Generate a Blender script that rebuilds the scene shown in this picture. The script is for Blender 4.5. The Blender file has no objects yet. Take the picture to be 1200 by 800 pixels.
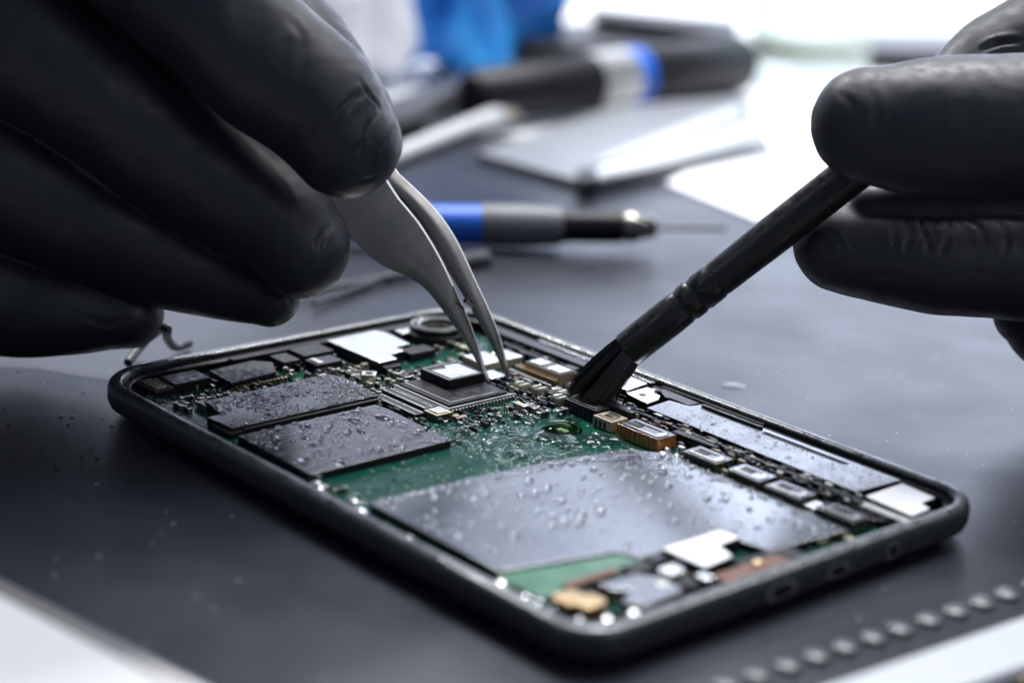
import bpy, bmesh, math, random
import numpy as np
from mathutils import Vector, Matrix, noise
from mathutils.bvhtree import BVHTree
# 1 unit = 1 cm
random.seed(7)
PI = math.pi
C = bpy.context.scene.collection
# ------------------------------------------------------------------ camera
PITCH, ROLL, DIST, TH, CX, CY, F = 0.2977170, 0.0456684, 30.133978, -0.8484325, 0.0441783, -4.1180603, 2289.324
L, W, RZ, ZO = 10.6, 7.0, 0.5, -0.25
CAM = Vector((0, -DIST*math.cos(PITCH), DIST*math.sin(PITCH)+RZ))
FW = Vector((0, math.cos(PITCH), -math.sin(PITCH)))
_rt, _up = Vector((1, 0, 0)), Vector((0, math.sin(PITCH), math.cos(PITCH)))
RT = _rt*math.cos(ROLL)+_up*math.sin(ROLL)
UP = _up*math.cos(ROLL)-_rt*math.sin(ROLL)
def ray(px, py): return FW + RT*((px-600)/F) - UP*((py-400)/F)
def at(px, py, z=0.0):
    r = ray(px, py); return CAM + r*((z-CAM.z)/r.z)
def dp(px, py, d): return CAM + ray(px, py)*d
cd = bpy.data.cameras.new('camera'); cam = bpy.data.objects.new('camera', cd); C.objects.link(cam)
M = Matrix((RT, UP, -FW)).transposed().to_4x4(); M.translation = CAM
cam.matrix_world = M
cd.sensor_width = 36; cd.lens = F/1200*36; cd.clip_start = 0.5; cd.clip_end = 2000
cd.dof.use_dof = True; cd.dof.focus_distance = 27.4; cd.dof.aperture_fstop = 0.115
bpy.context.scene.camera = cam
sc = bpy.context.scene
sc.view_settings.view_transform = 'Standard'; sc.view_settings.look = 'None'; sc.view_settings.exposure = 0
sc.render.engine = 'CYCLES'
sc.cycles.use_denoising = True; sc.cycles.max_bounces = 8; sc.cycles.sample_clamp_indirect = 6
sc.cycles.transparent_max_bounces = 8

# ------------------------------------------------------------------ helpers
def tag(o, label=None, cat=None, group=None, kind=None):
    if label: o['label'] = label
    if cat: o['category'] = cat
    if group: o['group'] = group
    if kind: o['kind'] = kind
    return o
def empty(name, loc=(0, 0, 0), rz=0, parent=None):
    o = bpy.data.objects.new(name, None); C.objects.link(o); o.location = loc; o.rotation_euler = (0, 0, rz)
    o.empty_display_size = .2
    if parent: o.parent = parent
    return o
class MB:
    def __init__(s): s.v = []; s.f = []; s.m = []; s.mats = []
    def mi(s, m):
        if m not in s.mats: s.mats.append(m)
        return s.mats.index(m)
    def add(s, vs, fs, m):
        b = len(s.v); k = s.mi(m); s.v += [tuple(v) for v in vs]
        for f in fs: s.f.append([b+i for i in f]); s.m.append(k)
        return s
    def prism(s, pts, z0, z1, m, side=None):
        n = len(pts)
        a = sum(pts[i][0]*pts[(i+1) % n][1]-pts[(i+1) % n][0]*pts[i][1] for i in range(n))
        if a < 0: pts = pts[::-1]
        vs = [(p[0], p[1], z0) for p in pts]+[(p[0], p[1], z1) for p in pts]
        s.add(vs, [list(range(n, 2*n)), list(range(n-1, -1, -1))], m)
        b = len(s.v)-2*n; k = s.mi(side or m)
        for i in range(n):
            j = (i+1) % n; s.f.append([b+i, b+j, b+n+j, b+n+i]); s.m.append(k)
        return s
    def box(s, u0, w0, u1, w1, z0, z1, m, side=None):
        return s.prism([(u0, w0), (u1, w0), (u1, w1), (u0, w1)], z0, z1, m, side)
    def tube(s, pts, rad, m, n=16, caps=True):
        pts = [Vector(p) for p in pts]; k = len(pts)
        if not hasattr(rad, '__len__'): rad = [rad]*k
        vs = []; t0 = None; x = None
        for i in range(k):
            t = (pts[min(i+1, k-1)]-pts[max(i-1, 0)])
            if t.length < 1e-9: t = t0 or Vector((0, 0, 1))
            t.normalize()
            if x is None:
                x = t.orthogonal().normalized()
            x = (x-t*x.dot(t)).normalized(); y = t.cross(x); t0 = t
            for j in range(n):
                a = 2*PI*j/n; vs.append(pts[i]+(x*math.cos(a)+y*math.sin(a))*rad[i])
        fs = [[i*n+j, i*n+(j+1) % n, (i+1)*n+(j+1) % n, (i+1)*n+j] for i in range(k-1) for j in range(n)]
        if caps: fs += [list(range(n-1, -1, -1)), list(range((k-1)*n, k*n))]
        return s.add(vs, fs, m)
    def build(s, name, parent=None, smooth=False, bevel=0, seg=2, angle=35):
        me = bpy.data.meshes.new(name); me.from_pydata(s.v, [], s.f); me.update()
        for m in s.mats: me.materials.append(m)
        me.polygons.foreach_set('material_index', s.m)
        if smooth: me.polygons.foreach_set('use_smooth', [True]*len(s.f))
        o = bpy.data.objects.new(name, me); C.objects.link(o)
        if parent: o.parent = parent
        if bevel:
            b = o.modifiers.new('bevel', 'BEVEL'); b.width = bevel; b.segments = seg; b.limit_method = 'ANGLE'; b.angle_limit = math.radians(angle)
            me.polygons.foreach_set('use_smooth', [True]*len(s.f))
            b.harden_normals = True
        elif smooth:
            me.set_sharp_from_angle(angle=math.radians(50))
        return o
def rrect(u0, w0, u1, w1, r, n=12):
    out = []
    R = r if hasattr(r, '__len__') else [r]*4
    for k, (uu, ww, su, sw) in enumerate(((u1, w1, -1, -1), (u0, w1, 1, -1), (u0, w0, 1, 1), (u1, w0, -1, 1))):
        for i in range(n+1):
            a = PI/2*(k+i/n); out.append((uu+su*R[k]+R[k]*math.cos(a), ww+sw*R[k]+R[k]*math.sin(a)))
    return out
def catmull(P, k=8):
    P = [np.array(p, float) for p in P]; out = []
    Q = [2*P[0]-P[1]]+P+[2*P[-1]-P[-2]]
    for i in range(1, len(Q)-2):
        for j in range(k):
            t = j/k
            out.append(.5*((2*Q[i])+(-Q[i-1]+Q[i+1])*t+(2*Q[i-1]-5*Q[i]+4*Q[i+1]-Q[i+2])*t*t+(-Q[i-1]+3*Q[i]-3*Q[i+1]+Q[i+2])*t**3))
    out.append(P[-1]); return out

# ------------------------------------------------------------------ materials
def mat(name, col, rough=.5, metal=0, spec=.5, bump=None, vary=None, emit=None, coat=0, roughvary=None, alpha=None, trans=0, ior=1.45):
    m = bpy.data.materials.new(name); m.use_nodes = True; nt = m.node_tree; N = nt.nodes; K = nt.links
    b = N['Principled BSDF']; b.inputs['Base Color'].default_value = (*col, 1); b.inputs['Roughness'].default_value = rough
    b.inputs['Metallic'].default_value = metal; b.inputs['Specular IOR Level'].default_value = spec
    b.inputs['Coat Weight'].default_value = coat; b.inputs['Coat Roughness'].default_value = .08
    b.inputs['Transmission Weight'].default_value = trans; b.inputs['IOR'].default_value = ior
    tc = N.new('ShaderNodeTexCoord')
    def nz(scale, det=3, dist=0):
        n = N.new('ShaderNodeTexNoise'); n.inputs['Scale'].default_value = scale; n.inputs['Detail'].default_value = det
        n.inputs['Distortion'].default_value = dist
        K.new(tc.outputs['Object'], n.inputs['Vector']); return n
    if vary:
        n = nz(vary[0], 4); r = N.new('ShaderNodeMix'); r.data_type = 'RGBA'
        cr = N.new('ShaderNodeValToRGB'); cr.color_ramp.elements[0].position = .35; cr.color_ramp.elements[1].position = .65
        K.new(n.outputs['Fac'], cr.inputs['Fac']); K.new(cr.outputs['Color'], r.inputs['Factor'])
        r.inputs['A'].default_value = (*col, 1); r.inputs['B'].default_value = (*vary[1], 1)
        K.new(r.outputs['Result'], b.inputs['Base Color'])
    if roughvary:
        n = nz(roughvary[0], 4); mr = N.new('ShaderNodeMapRange'); mr.inputs['From Min'].default_value = .35; mr.inputs['From Max'].default_value = .65
        mr.inputs['To Min'].default_value = roughvary[1]; mr.inputs['To Max'].default_value = roughvary[2]
        K.new(n.outputs['Fac'], mr.inputs['Value']); K.new(mr.outputs['Result'], b.inputs['Roughness'])
    if bump:
        prev = None
        for sc_, st in bump:
            n = nz(sc_, 3); bp = N.new('ShaderNodeBump'); bp.inputs['Strength'].default_value = st; bp.inputs['Distance'].default_value = min(.02, .3/sc_)
            K.new(n.outputs['Fac'], bp.inputs['Height'])
            if prev: K.new(prev.outputs['Normal'], bp.inputs['Normal'])
            prev = bp
        K.new(prev.outputs['Normal'], b.inputs['Normal'])
    return m
m_glove = mat('black_nitrile', (.0115, .0132, .0185), .48, bump=[(9, .10), (60, .2)], roughvary=(6, .42, .56))
m_steel = mat('brushed_steel', (.29, .27, .245), .2, 1, bump=[(90, .08)], roughvary=(3, .22, .29))
m_shell = mat('dark_anodised_shell', (.024, .026, .031), .32, 0, bump=[(120, .03)], roughvary=(3, .3, .42))
m_rim = mat('rim_metal', (.12, .125, .13), .24, .8, roughvary=(6, .2, .45), bump=[(30, .05)])
m_portrim = mat('port_rim', (.3, .3, .31), .35, .5)
m_black = mat('black_plastic', (.006, .006, .007), .45, spec=.2, bump=[(16, .2), (40, .15)], roughvary=(10, .25, .5))
m_rail = mat('dark_grey_rail', (.04, .04, .045), .34, .5, spec=.3, bump=[(25, .08)])
m_plate = mat('shield_metal', (.30, .31, .335), .18, 1, bump=[(.8, .04), (150, .05)], roughvary=(1.2, .21, .25))
m_plateB = mat('graphite_cover', (.165, .16, .168), .33, 1, bump=[(1, .1), (45, .15), (130, .2)], roughvary=(5, .18, .28))
m_plateA = mat('graphite_pad', (.10, .10, .108), .34, .9, bump=[(1, .1), (45, .2), (130, .25)], roughvary=(6, .18, .28))
m_strip = mat('strip_metal', (.23, .235, .25), .36, 1, bump=[(3, .05), (160, .08)], roughvary=(5, .2, .32))
m_silver = mat('bright_tin', (.78, .78, .77), .25, 1, bump=[(7, .3), (60, .06)])
m_white = mat('white_plastic', (.5, .505, .52), .4, bump=[(6, .12)])
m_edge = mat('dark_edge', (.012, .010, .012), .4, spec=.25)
m_brightwhite = mat('glossy_white', (.86, .87, .88), .3)
m_gold = mat('gold_contact', (.5, .36, .2), .3, 1)
m_pin = mat('tinned_pin', (.62, .60, .54), .28, 1)
m_copper = mat('copper_flex', (.16, .065, .03), .35, .3, vary=(18, (.12, .05, .03)))
m_orange = mat('amber_side', (.55, .2, .04), .35, .2, vary=(20, (.2, .07, .02)))
m_olive = mat('olive_side', (.06, .09, .045), .35, vary=(20, (.015, .02, .012)))
m_chip = mat('black_chip', (.010, .010, .012), .42, spec=.3, bump=[(14, .3), (60, .2)], roughvary=(12, .3, .6))
m_boardhaze = mat('pale_green_haze', (.09, .2, .13), .2, bump=[(5, .1)], vary=(3, (.05, .15, .09)))  # gloss and haze on the green board painted in as paler green
m_solder = mat('solder', (.8, .8, .8), .2, 1, bump=[(20, .5)])
m_beige = mat('beige_ceramic', (.35, .3, .22), .4)
m_bristle = mat('black_hair', (.03, .03, .03), .28)
m_brush = mat('black_lacquer', (.010, .0102, .009), .3, bump=[(10, .08), (70, .04)], roughvary=(7, .22, .42))
m_blue = mat('blue_plastic', (.01, .12, .62), .4)
m_bluecloth = mat('blue_fabric', (.004, .10, .45), .5, bump=[(1, .6), (3, .5)], vary=(.5, (.04, .36, .85)))  # lighter cyan areas paint bright folds and highlights into the blue
m_whitecloth = mat('white_fabric', (.75, .75, .8), .8, bump=[(2, .4)])
m_grip = mat('grey_rubber', (.13, .135, .15), .45)
m_dark = mat('black_tool_plastic', (.010, .010, .012), .4, spec=.25)
m_toolgrey = mat('tool_grey', (.045, .045, .05), .35)
m_desk = mat('white_desk_laminate', (.82, .82, .84), .4)
m_paper = mat('white_sheet', (.8, .8, .82), .5)
m_tray = mat('pale_grey_tray', (.24, .25, .27), .4, .3)
m_band = mat('silver_band', (.6, .6, .58), .3, .8)
# circuit board: green solder mask with traces, pads and vias
def board_mat():
    m = bpy.data.materials.new('green_circuit_board'); m.use_nodes = True; nt = m.node_tree; N = nt.nodes; K = nt.links
    b = N['Principled BSDF']; tc = N.new('ShaderNodeTexCoord')
    br = N.new('ShaderNodeTexBrick'); br.inputs['Scale'].default_value = 17; br.inputs['Mortar Size'].default_value = .05; br.inputs['Row Height'].default_value = .18; br.inputs['Brick Width'].default_value = .8
    br.inputs['Color1'].default_value = (.002, .034, .028, 1); br.inputs['Color2'].default_value = (.0015, .024, .021, 1); br.inputs['Mortar'].default_value = (.008, .075, .052, 1)
    ns = N.new('ShaderNodeTexNoise'); ns.inputs['Scale'].default_value = 3.0
    ad = N.new('ShaderNodeVectorMath'); ad.operation = 'MULTIPLY_ADD'; ad.inputs[1].default_value = (.5, .5, 0)
    K.new(tc.outputs['Object'], ns.inputs['Vector']); K.new(ns.outputs['Color'], ad.inputs[0]); K.new(tc.outputs['Object'], ad.inputs[2]); K.new(ad.outputs[0], br.inputs['Vector'])
    vo = N.new('ShaderNodeTexVoronoi'); vo.inputs['Scale'].default_value = 7; vo.inputs['Randomness'].default_value = .7
    K.new(tc.outputs['Object'], vo.inputs['Vector'])
    lt = N.new('ShaderNodeMath'); lt.operation = 'LESS_THAN'; lt.inputs[1].default_value = .14; K.new(vo.outputs['Distance'], lt.inputs[0])
    mx = N.new('ShaderNodeMix'); mx.data_type = 'RGBA'; K.new(lt.outputs[0], mx.inputs['Factor']); K.new(br.outputs['Color'], mx.inputs['A']); mx.inputs['B'].default_value = (.3, .32, .22, 1)
    K.new(mx.outputs['Result'], b.inputs['Base Color']); b.inputs['Roughness'].default_value = .17; b.inputs['Specular IOR Level'].default_value = .35
    bp = N.new('ShaderNodeBump'); bp.inputs['Distance'].default_value = .01; bp.inputs['Strength'].default_value = .5
    K.new(br.outputs['Fac'], bp.inputs['Height']); K.new(bp.outputs['Normal'], b.inputs['Normal'])
    return m
m_board = board_mat()
def water_mat():
    m = bpy.data.materials.new('clear_water'); m.use_nodes = True; nt = m.node_tree; N = nt.nodes; K = nt.links
    N.remove(N['Principled BSDF']); g = N.new('ShaderNodeBsdfGlass'); g.inputs['IOR'].default_value = 1.34; g.inputs['Roughness'].default_value = .0
    K.new(g.outputs[0], N['Material Output'].inputs['Surface']); return m
m_water = water_mat()
def mat_surface():
    m = bpy.data.materials.new('dark_work_mat'); m.use_nodes = True; nt = m.node_tree; N = nt.nodes; K = nt.links
    b = N['Principled BSDF']; tc = N.new('ShaderNodeTexCoord')
    def nz(s, d=3):
        n = N.new('ShaderNodeTexNoise'); n.inputs['Scale'].default_value = s; n.inputs['Detail'].default_value = d; K.new(tc.outputs['Object'], n.inputs['Vector']); return n
    n1 = nz(.35, 4); cr = N.new('ShaderNodeValToRGB'); cr.color_ramp.elements[0].position = .35; cr.color_ramp.elements[1].position = .68
    cr.color_ramp.elements[0].color = (.011, .012, .0175, 1); cr.color_ramp.elements[1].color = (.016, .0175, .024, 1); K.new(n1.outputs['Fac'], cr.inputs['Fac'])
    vo = N.new('ShaderNodeTexVoronoi'); vo.inputs['Scale'].default_value = 4; K.new(tc.outputs['Object'], vo.inputs['Vector'])
    lt = N.new('ShaderNodeMath'); lt.operation = 'LESS_THAN'; lt.inputs[1].default_value = .07; K.new(vo.outputs['Distance'], lt.inputs[0])
    n3 = nz(.8, 2); gt = N.new('ShaderNodeMath'); gt.operation = 'GREATER_THAN'; gt.inputs[1].default_value = .50; K.new(n3.outputs['Fac'], gt.inputs[0])
    mu = N.new('ShaderNodeMath'); mu.operation = 'MULTIPLY'; K.new(lt.outputs[0], mu.inputs[0]); K.new(gt.outputs[0], mu.inputs[1])
    mx = N.new('ShaderNodeMix'); mx.data_type = 'RGBA'; K.new(mu.outputs[0], mx.inputs['Factor']); K.new(cr.outputs['Color'], mx.inputs['A']); mx.inputs['B'].default_value = (.32, .33, .36, 1)
    K.new(mx.outputs['Result'], b.inputs['Base Color'])
    n4 = nz(.5, 5); mr = N.new('ShaderNodeMapRange'); mr.inputs['From Min'].default_value = .3; mr.inputs['From Max'].default_value = .7; mr.inputs['To Min'].default_value = .31; mr.inputs['To Max'].default_value = .42
    K.new(n4.outputs['Fac'], mr.inputs['Value']); K.new(mr.outputs['Result'], b.inputs['Roughness'])
    n2 = nz(28, 3); bp = N.new('ShaderNodeBump'); bp.inputs['Strength'].default_value = .18; bp.inputs['Distance'].default_value = .008
    K.new(n2.outputs['Fac'], bp.inputs['Height']); K.new(bp.outputs['Normal'], b.inputs['Normal'])
    b.inputs['Specular Tint'].default_value = (.78, .84, 1, 1)
    return m
m_mat = mat_surface()

# ------------------------------------------------------------------ world + lamps
w = bpy.data.worlds.new('World'); sc.world = w; w.use_nodes = True; nt = w.node_tree; N = nt.nodes; K = nt.links
bg = N['Background']; tc = N.new('ShaderNodeTexCoord'); sep = N.new('ShaderNodeSeparateXYZ'); K.new(tc.outputs['Generated'], sep.inputs[0])
def mrange(sock, a, b, c=0, d=1):
    r = N.new('ShaderNodeMapRange'); r.interpolation_type = 'SMOOTHSTEP'; r.inputs['From Min'].default_value = a; r.inputs['From Max'].default_value = b
    r.inputs['To Min'].default_value = c; r.inputs['To Max'].default_value = d; K.new(sock, r.inputs['Value']); return r.outputs['Result']
def mul(a, b):
    r = N.new('ShaderNodeMath'); r.operation = 'MULTIPLY'; K.new(a, r.inputs[0]); K.new(b, r.inputs[1]); return r.outputs[0]
# bright window low behind the bench, strongest to the right, on a dim cool room
side = mrange(sep.outputs['X'], -.02, .14, .03, 1.0)
high = mrange(sep.outputs['Z'], .62, .46)
low = mul(mrange(sep.outputs['X'], -.4, -.1, .2, 1), mrange(sep.outputs['Z'], .335, .26))
mxm = N.new('ShaderNodeMath'); mxm.operation = 'MAXIMUM'; K.new(mul(side, high), mxm.inputs[0]); K.new(low, mxm.inputs[1])
back = mul(mxm.outputs[0], mrange(sep.outputs['Y'], .3, .75))
mx = N.new('ShaderNodeMix'); mx.data_type = 'RGBA'; K.new(back, mx.inputs['Factor']); mx.inputs['A'].default_value = (.12, .145, .20, 1); mx.inputs['B'].default_value = (2.6, 2.85, 3.5, 1)
K.new(mx.outputs['Result'], bg.inputs['Color']); bg.inputs['Strength'].default_value = 1.0
def area(name, loc, target, sx, sy, power, col):
    l = bpy.data.lights.new(name, 'AREA'); l.shape = 'RECTANGLE'; l.size = sx; l.size_y = sy; l.energy = power; l.color = col
    o = bpy.data.objects.new(name, l); C.objects.link(o); o.location = loc
    o.rotation_euler = (Vector(target)-Vector(loc)).to_track_quat('-Z', 'Y').to_euler(); return o
area('added_bench_light', (12, 44, 90), (10, 42, 0), 60, 34, 165000, (.97, .985, 1))  # added unseen light, whitens the far desk and highlights the drops
area('added_overhead_fill', (4, 6, 70), (0, 2, 0), 30, 24, 9000, (.93, .96, 1))  # added fill from above, no lamp of the place
area('added_glint_light', (-16, 34, 40), (0, -2, 0), 3.4, 3.4, 15000, (1, .99, .97))  # small intense light added for glints on the water beads
area('added_glint_light', (30, 12, 38), (0, -2, 0), 3, 3, 3500, (1, .99, .97))  # second added glint light, from the right
area('added_front_fill', (36, -40, 26), (2, -4, 1), 24, 20, 4200, (.9, .95, 1))  # added fill that lifts the phone's near side and the gloves
area('added_side_fill', (-42, -22, 30), (-2, -2, 3), 16, 30, 1200, (.85, .92, 1))  # weak fill added from the left front

# ------------------------------------------------------------------ table
mb = MB().prism([(-90, 0), (90, 0), (90, 160), (-90, 160)], -1.2, -.2, m_desk)
mb = MB().box(-140, -60, 140, 170, -1.2, -.17, m_desk); tag(mb.build('desk', bevel=.1), kind='structure')
a, b_, c_, d_ = at(-900, 205), at(600, 205), at(870, 222), at(1900, 120)
mb = MB().prism([(-60, -50), (60, -50), (60, 15), (11.5, 17), (-4, 19.5), (-60, 27)], -.16, 0, m_mat)
tag(mb.build('work_mat', bevel=.03), kind='structure')

# ------------------------------------------------------------------ phone
phone = empty('smartphone', (CX, CY, ZO), TH)
tag(phone, 'opened dark smartphone lying face down with wet green circuit board and shields exposed', 'smartphone')
OU, OW = -L/2, -W/2
class PB(MB):
    def build(s, name, parent=phone, **k):
        s.v = [(v[0]+OU, v[1]+OW, v[2]) for v in s.v]
        return MB.build(s, name, parent, **k)
def housing():
    p = PB(); prof = [(.8, .252), (.34, .262), (.15, .31), (.04, .40), (.0, .50), (.0, .64), (.02, .71), (.06, .745), (.12, .75), (.18, .745), (.205, .715), (.22, .655), (.30, .65), (.33, .63), (.335, .47)]
    rings = []
    for ins, z in prof:
        rings.append([(x, y, z) for x, y in rrect(ins, ins, L-ins, W-ins, [max(q-ins, .1) for q in (.75, .95, .95, .6)], 14)])
    n = len(rings[0]); vs = [v for r in rings for v in r]
    km, kr = m_shell, m_rim
    for i in range(len(rings)-1):
        m = km if i < 6 else kr if i < 10 else m_black
        p.add(rings[i]+rings[i+1], [[j, (j+1) % n, n+(j+1) % n, n+j] for j in range(n)], m)
    p.add(rings[0], [list(range(n-1, -1, -1))], km); p.add(rings[-1], [list(range(n))], m_black)
    o = p.build('housing')
    bm = bmesh.new(); bm.from_mesh(o.data); bmesh.ops.remove_doubles(bm, verts=bm.verts, dist=1e-4); bm.to_mesh(o.data); bm.free()
    o.data.polygons.foreach_set('use_smooth', [True]*len(o.data.polygons)); o.data.set_sharp_from_angle(angle=math.radians(48))
    return o
hs = housing()
# ports on the bottom edge
for w0, rr_, hh in ((3.02, .24, .10), (4.0, .19, .085), (5.0, .11, .10)):
    p = PB(); z0 = .53
    for s_, (x, m) in enumerate(((.004, m_portrim), (.012, m_black))):
        k = 1-.22*s_; pts = []
        for i in range(28):
            a = 2*PI*i/28; pts.append((L+x, w0+rr_*k*math.copysign(abs(math.cos(a))**.6, math.cos(a)), z0+hh*k*math.sin(a)))
        pb = [(L-.05, q[1], q[2]) for q in pts]
        p.add(pts+pb, [list(range(28))]+[[i, 28+i, 28+(i+1) % 28, (i+1) % 28] for i in range(28)], m)
    o = PB.build(p, 'port', hs, bevel=0)
p = PB(); p.prism([(.36, 1.0), (1.0, .36), (8.2, .36), (10.0, .38), (10.25, .8), (10.25, 5.0), (10.0, 5.5), (4.4, 5.56), (3.0, 6.2), (1.6, 6.5), (.5, 6.4), (.36, 5.9)], .46, .52, m_board, m_olive)
board = p.build('circuit_board')
def part(name, fn, parent=phone, **k):
    p = PB(); fn(p); return p.build(name, parent, **k)
# graphite pad A, with folded black strip along its near edge
pa = part('graphite_pad', lambda p: p.prism([(1.72, .95), (1.66, 3.1), (1.9, 3.2), (2.84, 3.14), (2.86, .66), (2.3, .62), (2.3, .85)], .522, .635, m_plateA, m_edge), bevel=.012)
part('fold', lambda p: (p.box(2.44, .56, 2.95, .80, .524, .60, m_edge), p.box(2.868, .80, 2.94, 3.13, .524, .615, m_edge)), pa, bevel=.012)
pbb = part('chip_cover', lambda p: p.prism([(3.14, .56), (3.12, 2.86), (3.4, 2.9), (4.86, 2.83), (4.84, .54)], .522, .632, m_plateB, m_edge), bevel=.012)
shp = [(6.02, .58), (8.5, .57), (8.86, 2.05), (9.16, 2.2), (9.16, 3.45), (9.9, 3.6), (10.02, 4.88), (6.9, 4.93), (6.45, 4.6), (6.2, 3.4), (6.06, 1.8)]
shield = part('metal_shield', lambda p: p.prism(shp, .522, .63, m_plate, m_edge), bevel=.014)
# bright tin can, notched
part('tin_shield', lambda p: p.prism([(.45, 3.92), (.42, 4.86), (.62, 4.96), (1.28, 4.9), (1.3, 4.62), (1.52, 4.62), (1.54, 4.32), (1.78, 4.28), (1.8, 3.92)], .53, .7, m_silver, m_edge), bevel=.02)
part('notch_block', lambda p: p.box(1.32, 4.66, 1.62, 5.15, .53, .66, m_chip), bevel=.02)
part('notch_block', lambda p: p.box(1.56, 3.96, 1.92, 4.26, .53, .64, m_chip), bevel=.02)
# camera module
cm = part('camera_module', lambda p: (p.prism([(.86+.46*math.cos(a*PI/12+.26), 5.76+.46*math.sin(a*PI/12+.26)) for a in range(24)], .52, .66, m_chip, m_edge), p.box(.35, 5.2, .7, 5.55, .52, .66, m_silver, m_edge)), bevel=.02)
def ring(p, cu, cw, ro, ri, z0, z1, m, n=40, wob=0):
    vs = []
    for r, z in ((ro, z0), (ro, z1-.01), (ro-.015, z1), (ri+.015, z1), (ri, z1-.01), (ri-.01, z0)):
        for i in range(n):
            a = 2*PI*i/n; vs.append((cu+r*math.cos(a), cw+r*math.sin(a), z+wob*math.sin(5*a)))
    p.add(vs, [[k*n+i, k*n+(i+1) % n, (k+1)*n+(i+1) % n, (k+1)*n+i] for k in range(5) for i in range(n)], m)
part('lens_ring', lambda p: (ring(p, .86, 5.76, .40, .29, .655, .76, m_edge), ring(p, .86, 5.76, .404, .39, .75, .775, m_pin), ring(p, .86, 5.76, .305, .292, .75, .775, m_pin)), cm, smooth=True)
part('lens_barrel', lambda p: (ring(p, .86, 5.76, .282, .18, .655, .71, m_black),), cm, smooth=True)
# little square frame
part('contact_frame', lambda p: (ring(p, 2.06, 3.53, .15, .07, .54, .68, m_pin, 4),), bevel=0)
# central processor socket with stepped frames, strips, pins
sk = part('socket', lambda p: (p.box(2.5, 3.62, 3.82, 4.86, .524, .60, m_edge), p.box(2.56, 3.7, 3.72, 4.78, .60, .63, m_chip)), bevel=.01)
part('pin_row', lambda p: [p.box(3.835, 3.66+i*.062, 3.87, 3.69+i*.062, .525, .598, m_pin) for i in range(19)], sk)
part('pin_row', lambda p: [p.box(2.6+i*.062, 3.575, 2.63+i*.062, 3.61, .525, .598, m_pin) for i in range(19)], sk)
part('frame', lambda p: (p.box(2.52, 3.64, 3.80, 3.67, .60, .612, m_pin), p.box(3.77, 3.68, 3.80, 4.84, .60, .612, m_pin), p.box(2.6, 3.78, 3.66, 3.80, .63, .64, m_pin), p.box(3.64, 3.81, 3.66, 4.7, .63, .64, m_pin)), sk)
part('connector_strip', lambda p: (p.box(2.62, 3.36, 3.62, 3.52, .524, .61, m_rail, m_edge), p.box(2.64, 3.37, 3.6, 3.39, .61, .62, m_pin), p.box(2.64, 3.49, 3.6, 3.51, .61, .62, m_pin)), bevel=.006)
part('connector_strip', lambda p: (p.box(2.72, 3.1, 3.72, 3.27, .524, .60, m_rail, m_edge), p.box(2.74, 3.11, 3.7, 3.13, .60, .61, m_pin), p.box(2.74, 3.24, 3.7, 3.26, .60, .61, m_pin)), bevel=.006)
part('connector_block', lambda p: (p.box(3.68, 3.28, 3.98, 3.58, .524, .63, m_beige, m_olive), p.box(3.72, 3.33, 3.93, 3.53, .63, .65, m_pin)), bevel=.01)
pc = part('processor', lambda p: p.box(2.52, 4.12, 3.2, 4.8, .60, .775, m_chip, m_edge), sk, bevel=.02)
part('edge_lines', lambda p: (p.box(2.54, 4.14, 3.18, 4.155, .7755, .778, m_pin), p.box(3.165, 4.16, 3.18, 4.78, .7755, .778, m_pin), p.box(2.54, 4.16, 2.555, 4.78, .7755, .778, m_pin)), sk)
part('bright_patch', lambda p: p.prism([(2.7, 4.2), (3.14, 4.2), (3.15, 4.72), (2.66, 4.72), (2.62, 4.5), (2.74, 4.44)], .7755, .779, m_silver), sk)  # irregular bright tin patch on top of the black chip
# things next to the tweezers tips
part('tin_cap', lambda p: (p.box(2.1, 5.28, 2.62, 5.7, .524, .66, m_silver, m_beige), p.box(2.2, 5.74, 2.62, 6.05, .524, .66, m_silver, m_beige)), bevel=.02)
part('tin_cap', lambda p: p.box(2.78, 5.0, 3.12, 5.3, .524, .62, m_silver, m_edge), bevel=.015)
kn = part('connector', lambda p: (p.box(3.0, 5.74, 3.78, 6.06, .54, .73, m_rail, m_beige), p.box(3.05, 5.79, 3.3, 6.02, .73, .745, m_silver), p.box(3.42, 5.79, 3.74, 6.02, .73, .745, m_silver)), bevel=.012)
part('pin_row', lambda p: (p.box(2.92, 5.62, 3.8, 5.65, .54, .67, m_gold), p.box(2.92, 5.5, 3.85, 5.53, .54, .63, m_pin), [p.box(2.95+i*.08, 5.66, 2.98+i*.08, 5.72, .54, .68, m_gold) for i in range(11)]), kn)
for u0, w0 in ((3.45, 5.12), (3.72, 5.22), (3.98, 5.38), (4.2, 5.2), (3.9, 5.75), (4.15, 5.6)):
    part('component', lambda p: (p.box(u0, w0, u0+.2, w0+.2, .524, .62, m_olive, m_beige), p.box(u0+.02, w0+.02, u0+.06, w0+.18, .62, .64, m_pin), p.box(u0+.14, w0+.02, u0+.18, w0+.18, .62, .64, m_pin)), bevel=.006)
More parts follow.
